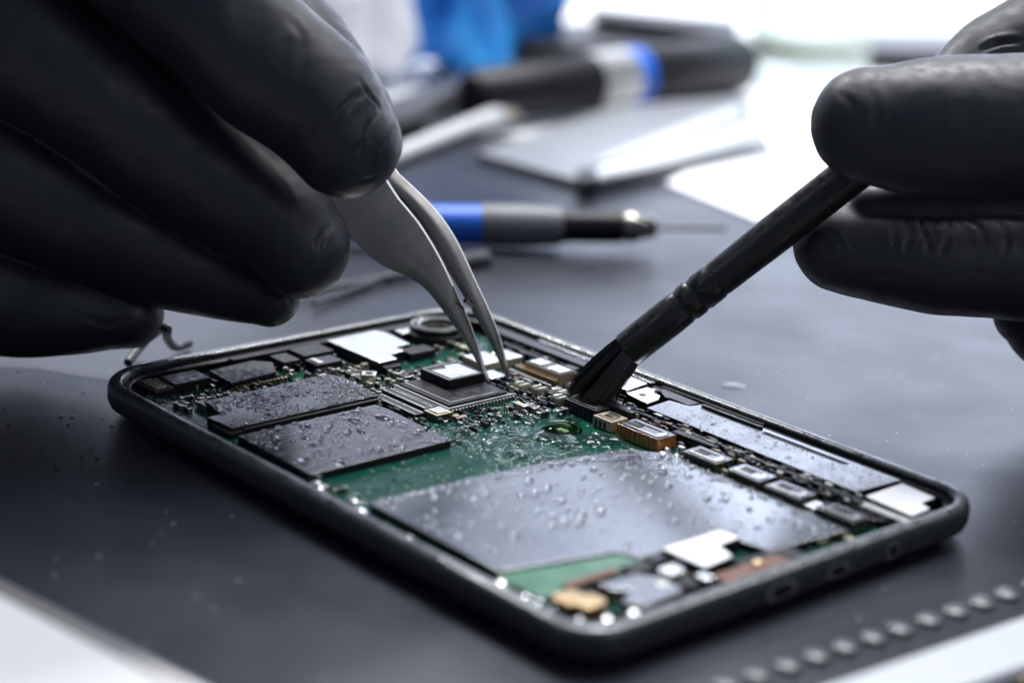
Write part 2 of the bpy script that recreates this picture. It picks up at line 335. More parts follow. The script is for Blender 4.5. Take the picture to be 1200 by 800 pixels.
# tall row beside the shield
def tall(u0, w0, u1, w1, z1, top, side, name='connector'):
    o = part(name, lambda p: p.box(u0, w0, u1, w1, .524, z1, top, side), bevel=.012)
    part('lid', lambda p: (p.box(u0+.05, w0+.05, u1-.05, w0+.085, z1+.001, z1+.012, m_pin), p.box(u0+.07, w1-.09, u1-.1, w1-.05, z1+.001, z1+.01, m_strip), p.box(u1-.14, w0+.105, u1-.05, w1-.105, z1+.001, z1+.012, m_pin), p.box(u0+.1, w0+.12, u0+.3, w1-.12, z1+.001, z1+.008, m_chip)), o)
    part('contact', lambda p: [p.box(u0+.05+i*.09, w0-.012, u0+.09+i*.09, w0-.001, .54, z1-.04, m_gold if side is m_orange else m_rail) for i in range(int((u1-u0-.06)/.09))], o)
tall(4.55, 5.14, 5.22, 5.42, .70, m_rail, m_edge); tall(5.26, 5.04, 5.64, 5.36, .68, m_beige, m_beige)
tall(5.76, 5.02, 6.56, 5.38, .71, m_plateB, m_orange); tall(7.05, 5.0, 7.66, 5.34, .71, m_plateB, m_olive)
tall(7.86, 5.0, 8.42, 5.34, .71, m_plate, m_olive); tall(8.52, 4.98, 9.12, 5.32, .70, m_plateB, m_olive)
tall(9.42, 4.98, 10.0, 5.3, .69, m_plateB, m_olive)
part('solder_pad', lambda p: p.box(9.16, 5.0, 9.36, 5.24, .524, .66, m_silver), bevel=.03)
def blob(p, u, w, z, r, h, m, n=10):
    vs = [(u, w, z+h)]; ks = 4
    wob = [1+random.uniform(-.25, .25) for _ in range(n)]
    for k in range(1, ks+1):
        t = k/ks*PI/2
        for j in range(n):
            a = 2*PI*j/n; vs.append((u+r*math.sin(t)*math.cos(a)*wob[j], w+r*math.sin(t)*math.sin(a)*wob[j], z+h*math.cos(t)))
    fs = [[0, 1+j, 1+(j+1) % n] for j in range(n)]+[[1+(k-1)*n+j, 1+k*n+j, 1+k*n+(j+1) % n, 1+(k-1)*n+(j+1) % n] for k in range(1, ks) for j in range(n)]
    p.add(vs, fs, m)
for (u, w_, r) in ((6.66, 5.1, .07), (6.8, 5.25, .08), (6.92, 5.02, .06), (6.74, 4.94, .08), (7.74, 5.08, .06), (7.77, 5.25, .05), (8.46, 5.1, .05), (9.24, 4.86, .06), (6.6, 5.45, .06)):
    part('solder_joint', lambda p: blob(p, u, w_, .524, r, .09, m_solder), smooth=True)
# dark rails between the row and the long metal strip
part('rail', lambda p: (p.box(4.4, 5.5, 10.1, 5.58, .48, .64, m_black), p.box(4.5, 5.62, 9.6, 5.66, .48, .69, m_rail), p.box(4.2, 5.7, 9.7, 5.76, .48, .66, m_black)), bevel=.01)
part('rail', lambda p: p.prism([(4.6, 5.44), (5.6, 5.46), (5.6, 5.56), (4.6, 5.6)], .645, .72, m_rail), bevel=.01)
part('rail', lambda p: p.prism([(6.4, 5.44), (7.2, 5.48), (7.2, 5.56), (6.4, 5.58)], .645, .70, m_black), bevel=.01)
st = part('side_strip', lambda p: p.prism([(5.5, 5.84), (5.44, 6.36), (5.78, 6.42), (5.84, 6.62), (9.42, 6.62), (9.36, 5.8)], .6, .70, m_strip, m_edge), bevel=.012)
part('slot', lambda p: p.prism(rrect(7.14, 6.42, 8.6, 6.485, .03, 4), .695, .703, m_edge), st)
part('ridge', lambda p: p.prism(rrect(7.14, 6.49, 8.62, 6.512, .01, 3), .70, .715, m_strip), st, bevel=.003)
part('rail', lambda p: (p.box(5.5, 6.67, 9.6, 6.71, .5, .66, m_rail), p.box(4.9, 6.74, 6.9, 6.84, .655, .69, m_rail)), bevel=.01)
part('stopper', lambda p: p.prism(rrect(5.9, 6.52, 7.05, 6.60, .035, 4), .702, .735, m_black), bevel=.01)
br = part('bracket', lambda p: p.prism([(4.86, 6.06), (4.84, 6.5), (4.98, 6.54), (5.06, 6.42), (5.22, 6.4), (5.34, 6.24), (5.38, 5.98)], .56, .70, m_silver, m_edge), bevel=.012)
part('screw_hole', lambda p: p.prism([(5.06+.055*math.cos(a*PI/8), 6.2+.055*math.sin(a*PI/8)) for a in range(16)], .7005, .7035, m_edge), br)
part('bracket', lambda p: p.prism([(4.32, 6.2), (4.2, 6.66), (4.72, 6.64), (4.8, 6.14)], .56, .70, m_silver, m_edge), bevel=.012)
part('bracket', lambda p: p.prism([(3.9, 6.74), (4.74, 6.68), (4.74, 6.82), (3.9, 6.84)], .652, .70, m_strip, m_edge), bevel=.012)
part('bracket', lambda p: p.prism([(5.02, 6.58), (5.3, 6.42), (5.36, 6.46), (5.74, 6.46), (5.76, 6.66), (5.0, 6.70)], .56, .69, m_rail, m_edge), bevel=.012)
# upper right corner frames (behind brush)
part('rail', lambda p: (p.prism([(1.3, 6.45), (3.7, 6.42), (3.7, 6.62), (1.3, 6.66)], .5, .69, m_rail), p.prism([(1.9, 6.2), (4.1, 6.1), (4.1, 6.2), (1.9, 6.3)], .5, .66, m_black)), bevel=.012)
part('antenna_plate', lambda p: p.prism([(2.2, 6.68), (3.6, 6.64), (3.6, 6.82), (2.2, 6.84)], .655, .70, m_strip, m_edge), bevel=.01)
part('bracket', lambda p: (p.box(2.7, 6.2, 3.0, 6.4, .5, .64, m_rail), p.box(3.3, 6.12, 3.55, 6.38, .5, .66, m_rail), p.box(3.8, 6.3, 4.1, 6.6, .5, .68, m_rail)), bevel=.02)
# loudspeaker at the corner
sp = part('speaker', lambda p: p.prism([(9.5, 5.78), (9.48, 6.56), (10.06, 6.5), (10.08, 6.2), (10.26, 6.14), (10.28, 5.74)], .56, .70, m_brightwhite, m_edge), bevel=.02)
part('ledge', lambda p: (p.box(9.52, 5.58, 10.3, 5.73, .5, .66, m_white, m_edge),), sp, bevel=.02)
# bottom end
part('board_haze_patch', lambda p: p.prism([(8.56, .58), (8.92, 2.04), (9.14, 2.12), (9.16, 2.3), (9.34, 2.3), (9.32, .5), (8.6, .5)], .53, .615, m_boardhaze), bevel=.006)  # flat stretch of board with its hazy gloss put into the colour
part('flex_strip', lambda p: p.box(9.22, .88, 9.34, 1.66, .62, .66, m_copper), bevel=.01)
part('flex_block', lambda p: (p.box(9.36, .92, 9.6, 1.1, .53, .62, m_edge), p.box(9.4, .55, 9.72, .88, .53, .68, m_gold, m_copper)), bevel=.03)
part('gold_contact', lambda p: p.prism(rrect(9.62, .62, 9.92, .98, .1, 5), .53, .69, m_gold, m_copper), bevel=.03)
part('curved_flex', lambda p: p.prism([(9.45, 1.2), (9.5, 1.75), (9.75, 1.95), (10.15, 1.9), (10.2, 1.2), (9.95, 1.1), (9.8, 1.4), (9.65, 1.2)], .53, .67, m_strip, m_edge), bevel=.03)
for u0, w0, u1, w1, z, m in ((9.24, 1.75, 9.5, 2.1, .66, m_chip), (9.22, 2.14, 9.42, 2.36, .68, m_rail), (9.56, 2.02, 9.8, 2.28, .68, m_silver), (9.86, 2.0, 10.12, 2.2, .66, m_chip), (9.5, 2.3, 9.66, 2.44, .67, m_rail), (9.95, 2.24, 10.15, 2.4, .69, m_silver), (9.84, 1.7, 9.98, 1.86, .685, m_pin)):
    part('component', lambda p: p.box(u0, w0, u1, w1, .53, z, m, m_edge), bevel=.02)
part('white_shield', lambda p: p.prism([(9.2, 2.48), (9.2, 3.44), (9.5, 3.5), (9.52, 3.1), (9.84, 3.0), (9.88, 2.5)], .53, .69, m_brightwhite, m_edge), bevel=.02)
fx = part('flex_strip', lambda p: (p.box(10.0, 2.46, 10.26, 3.56, .53, .645, m_copper, m_edge), p.box(9.88, 3.0, 9.99, 3.6, .53, .64, m_chip), p.box(9.9, 3.62, 10.26, 3.9, .53, .62, m_edge)), bevel=.02)
part('gold_contact', lambda p: blob(p, 10.1, 3.14, .644, .07, .05, m_gold), smooth=True)
for u, w_ in ((8.9, .31), (9.21, .36), (9.6, .42), (9.98, .46), (7.17, .33), (5.13, .45), (5.89, .47), (5.3, .38), (6.18, .36), (10.15, .7), (10.2, 1.05), (8.76, .38), (9.4, .38)):
    part('solder_joint', lambda p: blob(p, u, w_, .52, random.uniform(.06, .12), .14, m_solder), smooth=True)
# earpiece end
part('earpiece_chip', lambda p: p.prism([(.62, 1.7), (.55, 2.5), (.78, 2.72), (1.2, 2.5), (1.3, 1.66)], .52, .65, m_chip, m_edge), bevel=.02)
part('pin_row', lambda p: [p.box(1.32, 1.7+i*.065, 1.38, 1.73+i*.065, .525, .60, m_gold) for i in range(14)])
part('proximity_sensor', lambda p: p.box(.5, .95, .95, 1.55, .52, .66, m_chip, m_edge), bevel=.02)
part('front_camera', lambda p: p.box(.45, 3.2, .9, 3.75, .52, .69, m_chip), bevel=.02)
part('component', lambda p: p.box(.55, 2.8, .95, 3.1, .52, .67, m_chip), bevel=.02)
part('connector', lambda p: (p.box(.98, 3.15, 1.3, 3.62, .52, .66, m_rail, m_edge), p.box(1.02, 3.2, 1.26, 3.3, .661, .68, m_pin)), bevel=.01)
part('contact_comb', lambda p: (p.box(.42, .62, .95, 1.0, .52, .60, m_edge), [p.box(.44+i*.1, .66, .49+i*.1, .84, .60, .64, m_pin) for i in range(5)], [p.box(.44+i*.05, .88, .465+i*.05, .96, .60, .62, m_gold) for i in range(10)]), bevel=.005)
part('earpiece_bar', lambda p: (p.box(.36, 2.2, .5, 4.6, .5, .69, m_black), p.box(.36, 4.8, .48, 6.2, .5, .68, m_rail)), bevel=.02)
# small surface-mounted components scattered on the bare board
zones = [(1.0, .5, 1.7, 1.6, 10), (1.35, 3.1, 2.5, 3.9, 14), (1.95, 3.9, 2.45, 5.2, 12), (1.3, 5.2, 2.1, 6.1, 8), (3.9, 3.0, 4.5, 3.6, 3), (3.95, 4.5, 4.7, 5.5, 9), (4.3, 5.45, 5.6, 5.5, 5), (9.3, 4.2, 10.1, 4.95, 3), (1.0, 2.7, 1.6, 3.2, 4), (3.85, 5.3, 4.5, 6.0, 6), (2.9, 5.28, 3.5, 5.48, 4), (4.95, .42, 5.9, .6, 3)]
placed = []
for (u0, w0, u1, w1, n) in zones:
    for _ in range(n):
        for t in range(20):
            u, w_ = random.uniform(u0, u1), random.uniform(w0, w1)
            if all(abs(u-a)+abs(w_-b) > .17 for a, b in placed): break
        else: continue
        placed.append((u, w_)); lu, lw = random.choice(((.14, .07), (.07, .14), (.1, .06), (.18, .1)))
        h = random.uniform(.05, .1); body = random.choice((m_beige, m_chip, m_rail, m_olive))
        def f(p):
            if lu > lw:
                p.box(u, w_, u+lu, w_+lw, .522, .522+h, body); p.box(u-.03, w_-.004, u-.001, w_+lw+.004, .522, .526+h, m_pin); p.box(u+lu+.001, w_-.004, u+lu+.03, w_+lw+.004, .522, .526+h, m_pin)
            else:
                p.box(u, w_, u+lu, w_+lw, .522, .522+h, body); p.box(u-.004, w_-.03, u+lu+.004, w_-.001, .522, .526+h, m_pin); p.box(u-.004, w_+lw+.001, u+lu+.004, w_+lw+.03, .522, .526+h, m_pin)
        part('capacitor', f, board, bevel=.005)

p = PB()
for (u0, w0, u1, w1, n) in [(1.0, .45, 1.7, 1.7, 60), (1.35, 3.0, 2.5, 3.9, 90), (1.9, 3.9, 2.5, 5.3, 90), (.9, 5.1, 2.1, 6.2, 60), (2.9, 4.9, 4.6, 5.6, 190), (4.0, 3.0, 4.6, 3.6, 20), (9.3, 3.9, 10.15, 5.3, 70), (4.95, .4, 5.95, .7, 20), (4.9, .9, 5.9, 2.6, 24), (6.5, 4.96, 9.4, 5.02, 60), (5.6, 5.38, 10.0, 5.48, 120), (.5, .5, 1.2, 1.2, 40), (.6, 2.6, 1.4, 3.7, 60)]:
    for _ in range(n):
        u, w_ = random.uniform(u0, u1), random.uniform(w0, w1); a, b = random.uniform(.012, .05), random.uniform(.012, .03); z = .522+random.uniform(.006, .02 if u0 == 4.9 else .04)
        p.box(u, w_, u+a, w_+b, .5215, z, random.choice((m_pin, m_pin, m_solder, m_chip, m_beige, m_gold)))
for (u0, w0, u1, w1, zb, n) in [(1.9, 3.0, 2.5, 5.2, .545, 90), (3.86, 3.4, 4.5, 5.5, .54, 90), (3.0, 4.9, 4.3, 5.7, .56, 120), (2.1, 2.95, 4.0, 3.1, .54, 40), (1.3, 3.0, 2.1, 3.85, .55, 60), (4.5, 5.44, 9.5, 5.8, .64, 260), (9.15, .6, 10.25, 3.95, .54, 190), (2.0, 6.05, 4.9, 6.66, .6, 130), (.5, 1.0, 1.6, 3.9, .55, 90), (9.6, 5.3, 10.25, 5.75, .6, 40), (6.6, 4.96, 9.9, 5.4, .6, 110)]:
    for _ in range(n):
        u, w_ = random.uniform(u0, u1), random.uniform(w0, w1); a, b = random.uniform(.015, .14), random.uniform(.015, .05); z = zb+random.uniform(.01, .07)
        p.box(u, w_, u+a, w_+b, zb-.05, z, random.choice((m_pin, m_chip, m_chip, m_rail, m_rail, m_beige, m_edge)))
o = p.build('solder_dots', board); o['kind'] = 'stuff'

# ------------------------------------------------------------------ water
def pw(u, w_, z=0):
    a, b = u+OU, w_+OW
    return Vector((CX+a*math.cos(TH)-b*math.sin(TH), CY+a*math.sin(TH)+b*math.cos(TH), z+ZO))
def cap_mesh(name, n=20, ks=7, cont=75, squash=1, wob=.08, seed=0):
    rnd = random.Random(seed); a0 = math.radians(cont); R = 1/math.sin(a0); vs = [(0, 0, (R-R*math.cos(a0))*squash)]
    ph = [rnd.uniform(0, 6) for _ in range(3)]
    for k in range(1, ks+1):
        t = a0*k/ks
        for j in range(n):
            a = 2*PI*j/n; q = 1+wob*(math.sin(2*a+ph[0])+.6*math.sin(3*a+ph[1]))
            vs.append((R*math.sin(t)*math.cos(a)*q, R*math.sin(t)*math.sin(a)*q, (R*math.cos(t)-R*math.cos(a0))*squash-.02*(k == ks)))
    fs = [[0, 1+j, 1+(j+1) % n] for j in range(n)]+[[1+(k-1)*n+j, 1+k*n+j, 1+k*n+(j+1) % n, 1+(k-1)*n+(j+1) % n] for k in range(1, ks) for j in range(n)]
    return vs, fs
caps = []
for i, (ct, wb) in enumerate(((105, .03), (92, .05), (80, .08), (42, .12), (98, .06))):
    vs, fs = cap_mesh('d', cont=ct, wob=wb, seed=i); me = bpy.data.meshes.new('water_droplet'); me.from_pydata(vs, [], fs)
    me.materials.append(m_water); me.polygons.foreach_set('use_smooth', [True]*len(fs)); caps.append(me)
def inside(poly, x, y):
    c = False; j = len(poly)-1
    for i in range(len(poly)):
        (xi, yi), (xj, yj) = poly[i], poly[j]
        if (yi > y) != (yj > y) and x < (xj-xi)*(y-yi)/(yj-yi)+xi: c = not c
        j = i
    return c
polyA = [(1.72, .95), (1.66, 3.1), (2.84, 3.14), (2.86, .66)]
polyB = [(3.16, .58), (3.14, 2.84), (4.84, 2.81), (4.82, .56)]
polyS = [(5.54, 5.88), (5.5, 6.34), (9.38, 6.58), (9.32, 5.84)]
drops = []
def drop(u, w_, z, r, grp, lab, k=None, sq=1, rz=None, sx=1):
    me = caps[k if k is not None else random.randrange(len(caps))]
    o = bpy.data.objects.new('water_droplet', me); C.objects.link(o); o.location = pw(u, w_, z)
    o.scale = (r*sx, r, r*sq*.72); o.rotation_euler = (0, 0, rz if rz is not None else random.uniform(0, 6)); tag(o, lab, 'droplet', grp); drops.append(o)
def scatter(poly, z, n, r0, r1, grp, lab, mind=.12, excl=()):
    us = [p[0] for p in poly]; ws = [p[1] for p in poly]; got = []; t = 0
    while len(got) < n and t < 6000:
        t += 1; u, w_ = random.uniform(min(us), max(us)), random.uniform(min(ws), max(ws))
        if not inside(poly, u, w_) or any((u-a)**2+(w_-b)**2 < mind**2 for a, b in got): continue
        if (u-5.2)**2+(w_-4.52)**2 < .17: continue
        got.append((u, w_)); r = 1.12*(r0+(r1-r0)*random.random()**2); drop(u, w_, z, r, grp, lab)
shin = [(6.12, .68), (8.45, .66), (8.82, 2.1), (9.08, 2.3), (9.08, 3.5), (9.82, 3.68), (9.92, 4.78), (6.9, 4.83), (6.5, 4.5), (6.3, 3.4), (6.15, 1.8)]
scatter(shin, .6305, 105, .026, .062, 'water droplets on the large metal shield', 'clear round water droplet lying on the large grey metal shield', .17)
scatter(polyB, .6325, 42, .022, .058, 'water droplets on the middle chip cover', 'clear water droplet lying on the brownish grey middle chip cover', .14)
scatter(polyA, .6355, 46, .014, .03, 'water droplets on the small dark pad', 'tiny bright water bead lying on the small dark pad', .1)
scatter(polyS, .7005, 18, .015, .032, 'water droplets on the long side strip', 'tiny water bead lying on the long grey side strip', .15)
pud = [(3.95, 3.1), (4.9, 2.95), (5.95, 3.0), (6.1, 4.4), (6.4, 4.9), (5.4, 5.0), (4.4, 5.0), (3.95, 4.6)]
scatter(pud, .55, 55, .025, .075, 'water droplets on the wet green board', 'clear water droplet on the flooded green board near the brush', .12)
for (u, w_, r, sq) in ((3.62, 2.62, .115, .45), (3.3, 1.55, .09, .8), (3.9, 2.05, .07, .5), (3.45, 2.2, .06, .5), (3.95, 1.2, .06, .7)):
    drop(u, w_, .6325, r, 'water droplets on the middle chip cover', 'clear water droplet lying on the brownish grey middle chip cover', 2, sq)
for (u, w_, r, sx) in ((5.75, 4.9, .12, 1.5), (5.85, 4.5, .08, 1.2), (4.9, 3.9, .13, 1.2), (4.55, 4.4, .16, 1.1), (4.35, 3.95, .12, 1.3), (5.0, 4.9, .12, 1.3), (4.2, 4.7, .12, 1.2), (6.2, 4.85, .09, 1.2)):
    drop(u, w_, .53, r, 'broad flat puddles on the green board', 'broad flat water puddle on the green board beside the brush', 3, .6, None, sx)
bigm = caps[2].copy(); bigm.materials.clear(); mg = m_water.copy(); mg.name = 'green_tinted_water'; mg.node_tree.nodes['Glass BSDF'].inputs['Color'].default_value = (.28, .42, .24, 1); bigm.materials.append(mg)
o = bpy.data.objects.new('water_drop', bigm); C.objects.link(o); o.location = pw(5.2, 4.52, .525); o.scale = (.31, .25, .13); o.rotation_euler = (0, 0, .1)
tag(o, 'largest glossy green-tinted water drop in front of the brush bristles', 'water drop')
o = bpy.data.objects.new('water_spot', caps[3]); C.objects.link(o); o.location = at(860, 452, 0); o.scale = (.17, .2, .03)
tag(o, 'flat pale water spot on the mat behind the phone', 'water spot')
for px, py in ((370, 566), (415, 588), (424, 600)):
    q = at(px, py, .27); o = bpy.data.objects.new('water_droplet', caps[0]); C.objects.link(o); o.location = (q.x, q.y, .27); o.scale = (.11, .09, .1)
    tag(o, 'large clear water droplet at the near long edge of the board', 'droplet', 'large droplets at the board edge')
# spray too fine to count: one mesh
sv = MB()
tv, tf = cap_mesh('t', n=8, ks=4, cont=100, wob=.05)
def spray(poly, z, n, r0, r1, world=False, clump=None):
    us = [p[0] for p in poly]; ws = [p[1] for p in poly]; g = 0; t = 0
    while g < n and t < n*30:
        t += 1; u, w_ = random.uniform(min(us), max(us)), random.uniform(min(ws), max(ws))
        if not inside(poly, u, w_): continue
        if clump and noise.noise(Vector((u*clump, w_*clump, 3)))+.35 < random.random()*.8: continue
        if not world and (u-5.2)**2+(w_-4.52)**2 < .15: g += 1; continue
        g += 1; r = r0+(r1-r0)*random.random()**3; c = (Vector((u, w_, z)) if world else pw(u, w_, z)); an = random.uniform(0, 6); sx = random.uniform(.8, 1.4)
        sv.add([(c.x+r*(v[0]*math.cos(an)*sx-v[1]*math.sin(an)), c.y+r*(v[0]*math.sin(an)*sx+v[1]*math.cos(an)), c.z+r*v[2]*(.3 if world else .62)) for v in tv], tf, m_water)
spray(polyA, .6352, 1500, .008, .028, clump=1.4)
spray(polyB, .6322, 850, .007, .026, clump=1.6)
spray([(3.95, 1.9), (4.84, 1.8), (4.84, 2.83), (3.6, 2.83)], .6322, 260, .006, .022)
spray([(4.9, 2.6), (5.95, 2.9), (6.0, 4.3), (5.2, 4.5), (4.0, 4.6), (4.0, 3.5)], .545, 1000, .01, .04)
spray(shin, .6302, 1300, .006, .02, clump=1.0)
spray([(6.04, .7), (6.25, .7), (6.2, 1.8), (6.45, 3.4), (6.7, 4.4), (7.2, 4.8), (9.9, 4.7), (9.95, 4.86), (6.9, 4.92), (6.45, 4.6), (6.22, 3.4), (6.08, 1.8)], .6302, 700, .01, .032)
spray([(5.85, .7), (6.02, .7), (6.04, 1.8), (6.17, 3.4), (6.4, 4.6), (6.2, 4.7), (5.9, 3.2)], .5402, 420, .01, .04)
spray([(6.3, 3.9), (8.0, 4.3), (8.0, 4.8), (6.9, 4.8)], .6302, 250, .006, .02)
spray(polyS, .7002, 500, .005, .014, clump=1.5)
spray([(1.0, .6), (1.7, .9), (1.7, 3.0), (1.4, 3.0)], .5202, 120, .006, .02)
spray([(2.1, 3.1), (6.3, 5.3), (4.0, 5.4), (2.2, 5.2)], .5402, 300, .006, .02)
spray([(-7, -6), (-1.5, -8), (-3.5, -1.5), (-7.5, -1.0)], 0, 420, .008, .028, True, clump=.7)
o = sv.build('water_spray', smooth=False); o.data.polygons.foreach_set('use_smooth', [True]*len(o.data.polygons))
tag(o, 'fine mist of tiny water beads over the opened phone and mat', 'water spray', kind='stuff')
# film of water over the board
fm = MB(); NU, NW = 210, 190; gz = {}; bl = [(random.uniform(3.9, 6.0), random.uniform(3.0, 5.0), random.uniform(.1, .3)) for _ in range(46)]
for i in range(NU+1):
    for j in range(NW+1):
        u, w_ = 3.6+2.9*i/NU, 2.6+2.6*j/NW; h = sum(math.exp(-((u-a)**2+(w_-b)**2)/(r*r)*2) for a, b, r in bl)
        h = h-.8+.35*noise.noise(Vector((u*3, w_*3, 1)))
        if h > 0: gz[i, j] = (u, w_, .5205+.05*(1-math.exp(-1.6*h))*(1+.12*noise.noise(Vector((u*5, w_*5, 4)))))
ids = {}; vs = []
for k, (u, w_, z) in gz.items():
    ids[k] = len(vs); vs.append(pw(u, w_, z))
fs = [[ids[i, j], ids[i+1, j], ids[i+1, j+1], ids[i, j+1]] for (i, j) in gz if (i+1, j) in ids and (i+1, j+1) in ids and (i, j+1) in ids]
o = fm.add(vs, fs, m_water).build('water_film'); o.data.polygons.foreach_set('use_smooth', [True]*len(fs))
tag(o, 'shallow rippled water flooding the green board between chips and shield', 'water', kind='stuff')

# ------------------------------------------------------------------ gloved hands
def hand(name, chains, label, extra=(), grooves=(), voxel=.055, seed=1):
    mb = MB()
    for ch in chains:
        P = catmull([(*dp(x, y, d), r*d/F*1.0) for x, y, r, d in ch], 10)
        pts = [Vector(p[:3]) for p in P]; rad = [p[3] for p in P]
        # hemispherical ends
        def capend(pts, rad, sgn):
            e = pts[-1] if sgn > 0 else pts[0]; q = pts[-2] if sgn > 0 else pts[1]; t = (e-q).normalized(); r = rad[-1] if sgn > 0 else rad[0]; out = []
            for k in range(1, 9):
                a = k/8*PI/2*.98; out.append((e+t*r*math.sin(a), r*math.cos(a)))
            return out
        e1 = capend(pts, rad, 1); e0 = capend(pts, rad, -1)[::-1]
        mb.tube([p for p, _ in e0]+pts+[p for p, _ in e1], [r for _, r in e0]+rad+[r for _, r in e1], m_glove, n=40)
    for c, r3 in extra:
        bm = bmesh.new(); bmesh.ops.create_icosphere(bm, subdivisions=4, radius=1)
        mb.add([(c[0]+v.co.x*r3[0], c[1]+v.co.y*r3[1], c[2]+v.co.z*r3[2]) for v in bm.verts], [[v.index for v in f.verts] for f in bm.faces], m_glove); bm.free()
    o = mb.build(name)
    r = o.modifiers.new('r', 'REMESH'); r.mode = 'VOXEL'; r.voxel_size = voxel; r.use_smooth_shade = True
    s = o.modifiers.new('s', 'SMOOTH'); s.iterations = 8; s.factor = .5
    dg = bpy.context.evaluated_depsgraph_get(); me = bpy.data.meshes.new_from_object(o.evaluated_get(dg)); o.modifiers.clear(); old = o.data; o.data = me; bpy.data.meshes.remove(old)
    me.name = name
    n = len(me.vertices); co = np.empty(n*3); me.vertices.foreach_get('co', co); co = co.reshape(-1, 3); no = np.empty(n*3); me.vertex_normals.foreach_get('vector', no); no = no.reshape(-1, 3)
    bvh = BVHTree.FromObject(o, dg) if False else BVHTree.FromPolygons([Vector(c) for c in co], [p.vertices[:] for p in me.polygons])
    disp = np.zeros(n)
    for (line, wd, amp) in grooves:
        P = catmull([(x, y, 0) for x, y in line], 5); hits = []
        for q in P:
            h = bvh.ray_cast(CAM, ray(q[0], q[1]).normalized())
            if h[0]: hits.append(np.array(h[0]))
        if len(hits) < 2: continue
        best = np.full(n, 1e9); sel = np.where(np.linalg.norm(co-hits[len(hits)//2], axis=1) < 2.5)[0]
        par = np.zeros(n)
        for i in range(len(hits)-1):
            a, b = hits[i], hits[i+1]; ab = b-a; t = np.clip(((co[sel]-a)@ab)/max(ab@ab, 1e-12), 0, 1); d = np.linalg.norm(co[sel]-a-t[:, None]*ab, axis=1)
            upd = d < best[sel]; best[sel[upd]] = d[upd]; par[sel[upd]] = (i+t[upd])/(len(hits)-1)
        fade = np.sin(np.clip(par, .03, .97)*PI)**.6; x = best/wd
        disp += 1.7*amp*fade*(-np.exp(-x*x)+.55*np.exp(-(x-1.7)**2*1.5)*(best < 1e8))
    lo = np.array([noise.noise(Vector(c)*.9+Vector((seed, 0, 0)))*.07+noise.noise(Vector(c)*2.6)*.009+(abs(noise.noise(Vector((c[0]*1.4, c[1]*1.4, c[2]*3.2))*1.6+Vector((seed, 5, 0))))-.2)*.007 for c in co])
    co = co+no*(disp+lo)[:, None]
    me.vertices.foreach_set('co', co.ravel()); me.update(); me.polygons.foreach_set('use_smooth', [True]*len(me.polygons))
    tag(o, label, 'hand'); return o
left = [
 [(-420, -330, 118, 26.6), (-60, -250, 112, 25.9), (140, -90, 96, 25.9), (290, 52, 84, 26.0), (368, 120, 77, 26.1), (404, 166, 68, 26.15)],
 [(-480, -150, 118, 27.0), (-120, -40, 104, 27.0), (70, 75, 88, 27.0), (210, 178, 79, 27.35), (310, 248, 70, 27.5), (353, 292, 57, 27.6)],
 [(-480, 20, 108, 27.6), (-120, 150, 94, 27.9), (60, 232, 78, 28.1), (180, 292, 64, 28.3), (270, 328, 50, 28.5), (316, 350, 35, 28.5)],
 [(-470, 170, 96, 28.3), (-150, 290, 84, 28.6), (0, 345, 74, 28.9), (80, 362, 58, 28.9), (148, 368, 44, 28.9)],
 [(-420, -280, 110, 28.2), (-100, -260, 96, 29.2), (180, -120, 84, 29.0), (320, 40, 74, 28.6), (400, 140, 62, 28.15)],
 [(-520, -60, 190, 27.6), (-900, -180, 200, 27.4), (-1250, -280, 150, 27.2), (-1700, -420, 150, 27)],
 [(-520, 60, 150, 28.0), (-900, -60, 180, 27.8)], [(-460, -240, 150, 27.2), (-900, -260, 170, 27.3)],
]
gl = [([(455, 118), (440, 135), (428, 160), (424, 185)], .035, .022), ([(466, 150), (455, 160), (445, 180), (440, 200)], .03, .018), ([(432, 108), (410, 118), (392, 140), (386, 165)], .05, .014),
      ([(420, 95), (432, 112), (448, 128)], .03, .02), ([(400, 205), (425, 212), (450, 205)], .04, .014), ([(400, 180), (418, 176), (436, 160)], .035, .012), ([(380, 130), (372, 160), (380, 190)], .06, .010),
      ([(385, 265), (375, 280), (372, 300)], .04, .016), ([(345, 250), (330, 280), (330, 310)], .06, .012), ([(310, 340), (330, 345), (345, 358)], .04, .014), ([(300, 370), (312, 360), (318, 345)], .04, .012),
      ([(150, 40), (175, 55), (205, 62)], .05, .01), ([(340, 20), (355, 45), (352, 80)], .07, .010), ([(100, 370), (125, 380), (150, 372)], .05, .012)]
hand('gloved_hand', left, 'black gloved hand with four fingers pinching the steel tweezers', grooves=gl, seed=3)
right = [
 [(1022, 148, 69, 26.0), (1075, 150, 80, 26.0), (1160, 148, 83, 26.0), (1300, 138, 86, 26.1), (1450, 120, 96, 26.4), (1650, 110, 130, 27.2), (1950, 160, 140, 28)],
 [(1018, 238, 22, 27.3), (1100, 236, 36, 27.4), (1300, 232, 52, 27.6), (1650, 200, 95, 27.8)],
 [(984, 288, 54, 27.6), (1060, 299, 63, 27.6), (1150, 304, 68, 27.6), (1300, 306, 70, 27.7), (1480, 280, 84, 27.9), (1700, 240, 120, 28.3)],
 [(1108, 120, 46, 28.4), (1190, 66, 64, 28.7), (1330, 20, 78, 28.9), (1500, 40, 92, 29), (1700, 140, 110, 28.8)],
 [(1206, 366, 44, 28.7), (1250, 388, 56, 28.9), (1400, 400, 70, 29), (1550, 360, 84, 29), (1720, 300, 110, 28.8)],
 [(1290, 470, 44, 30), (1360, 480, 52, 30), (1500, 450, 70, 29.6), (1720, 370, 100, 29)],
 [(1720, 210, 170, 28.4), (1950, 240, 175, 28.4), (2300, 200, 130, 28.4), (2800, 160, 140, 28.4)],
]
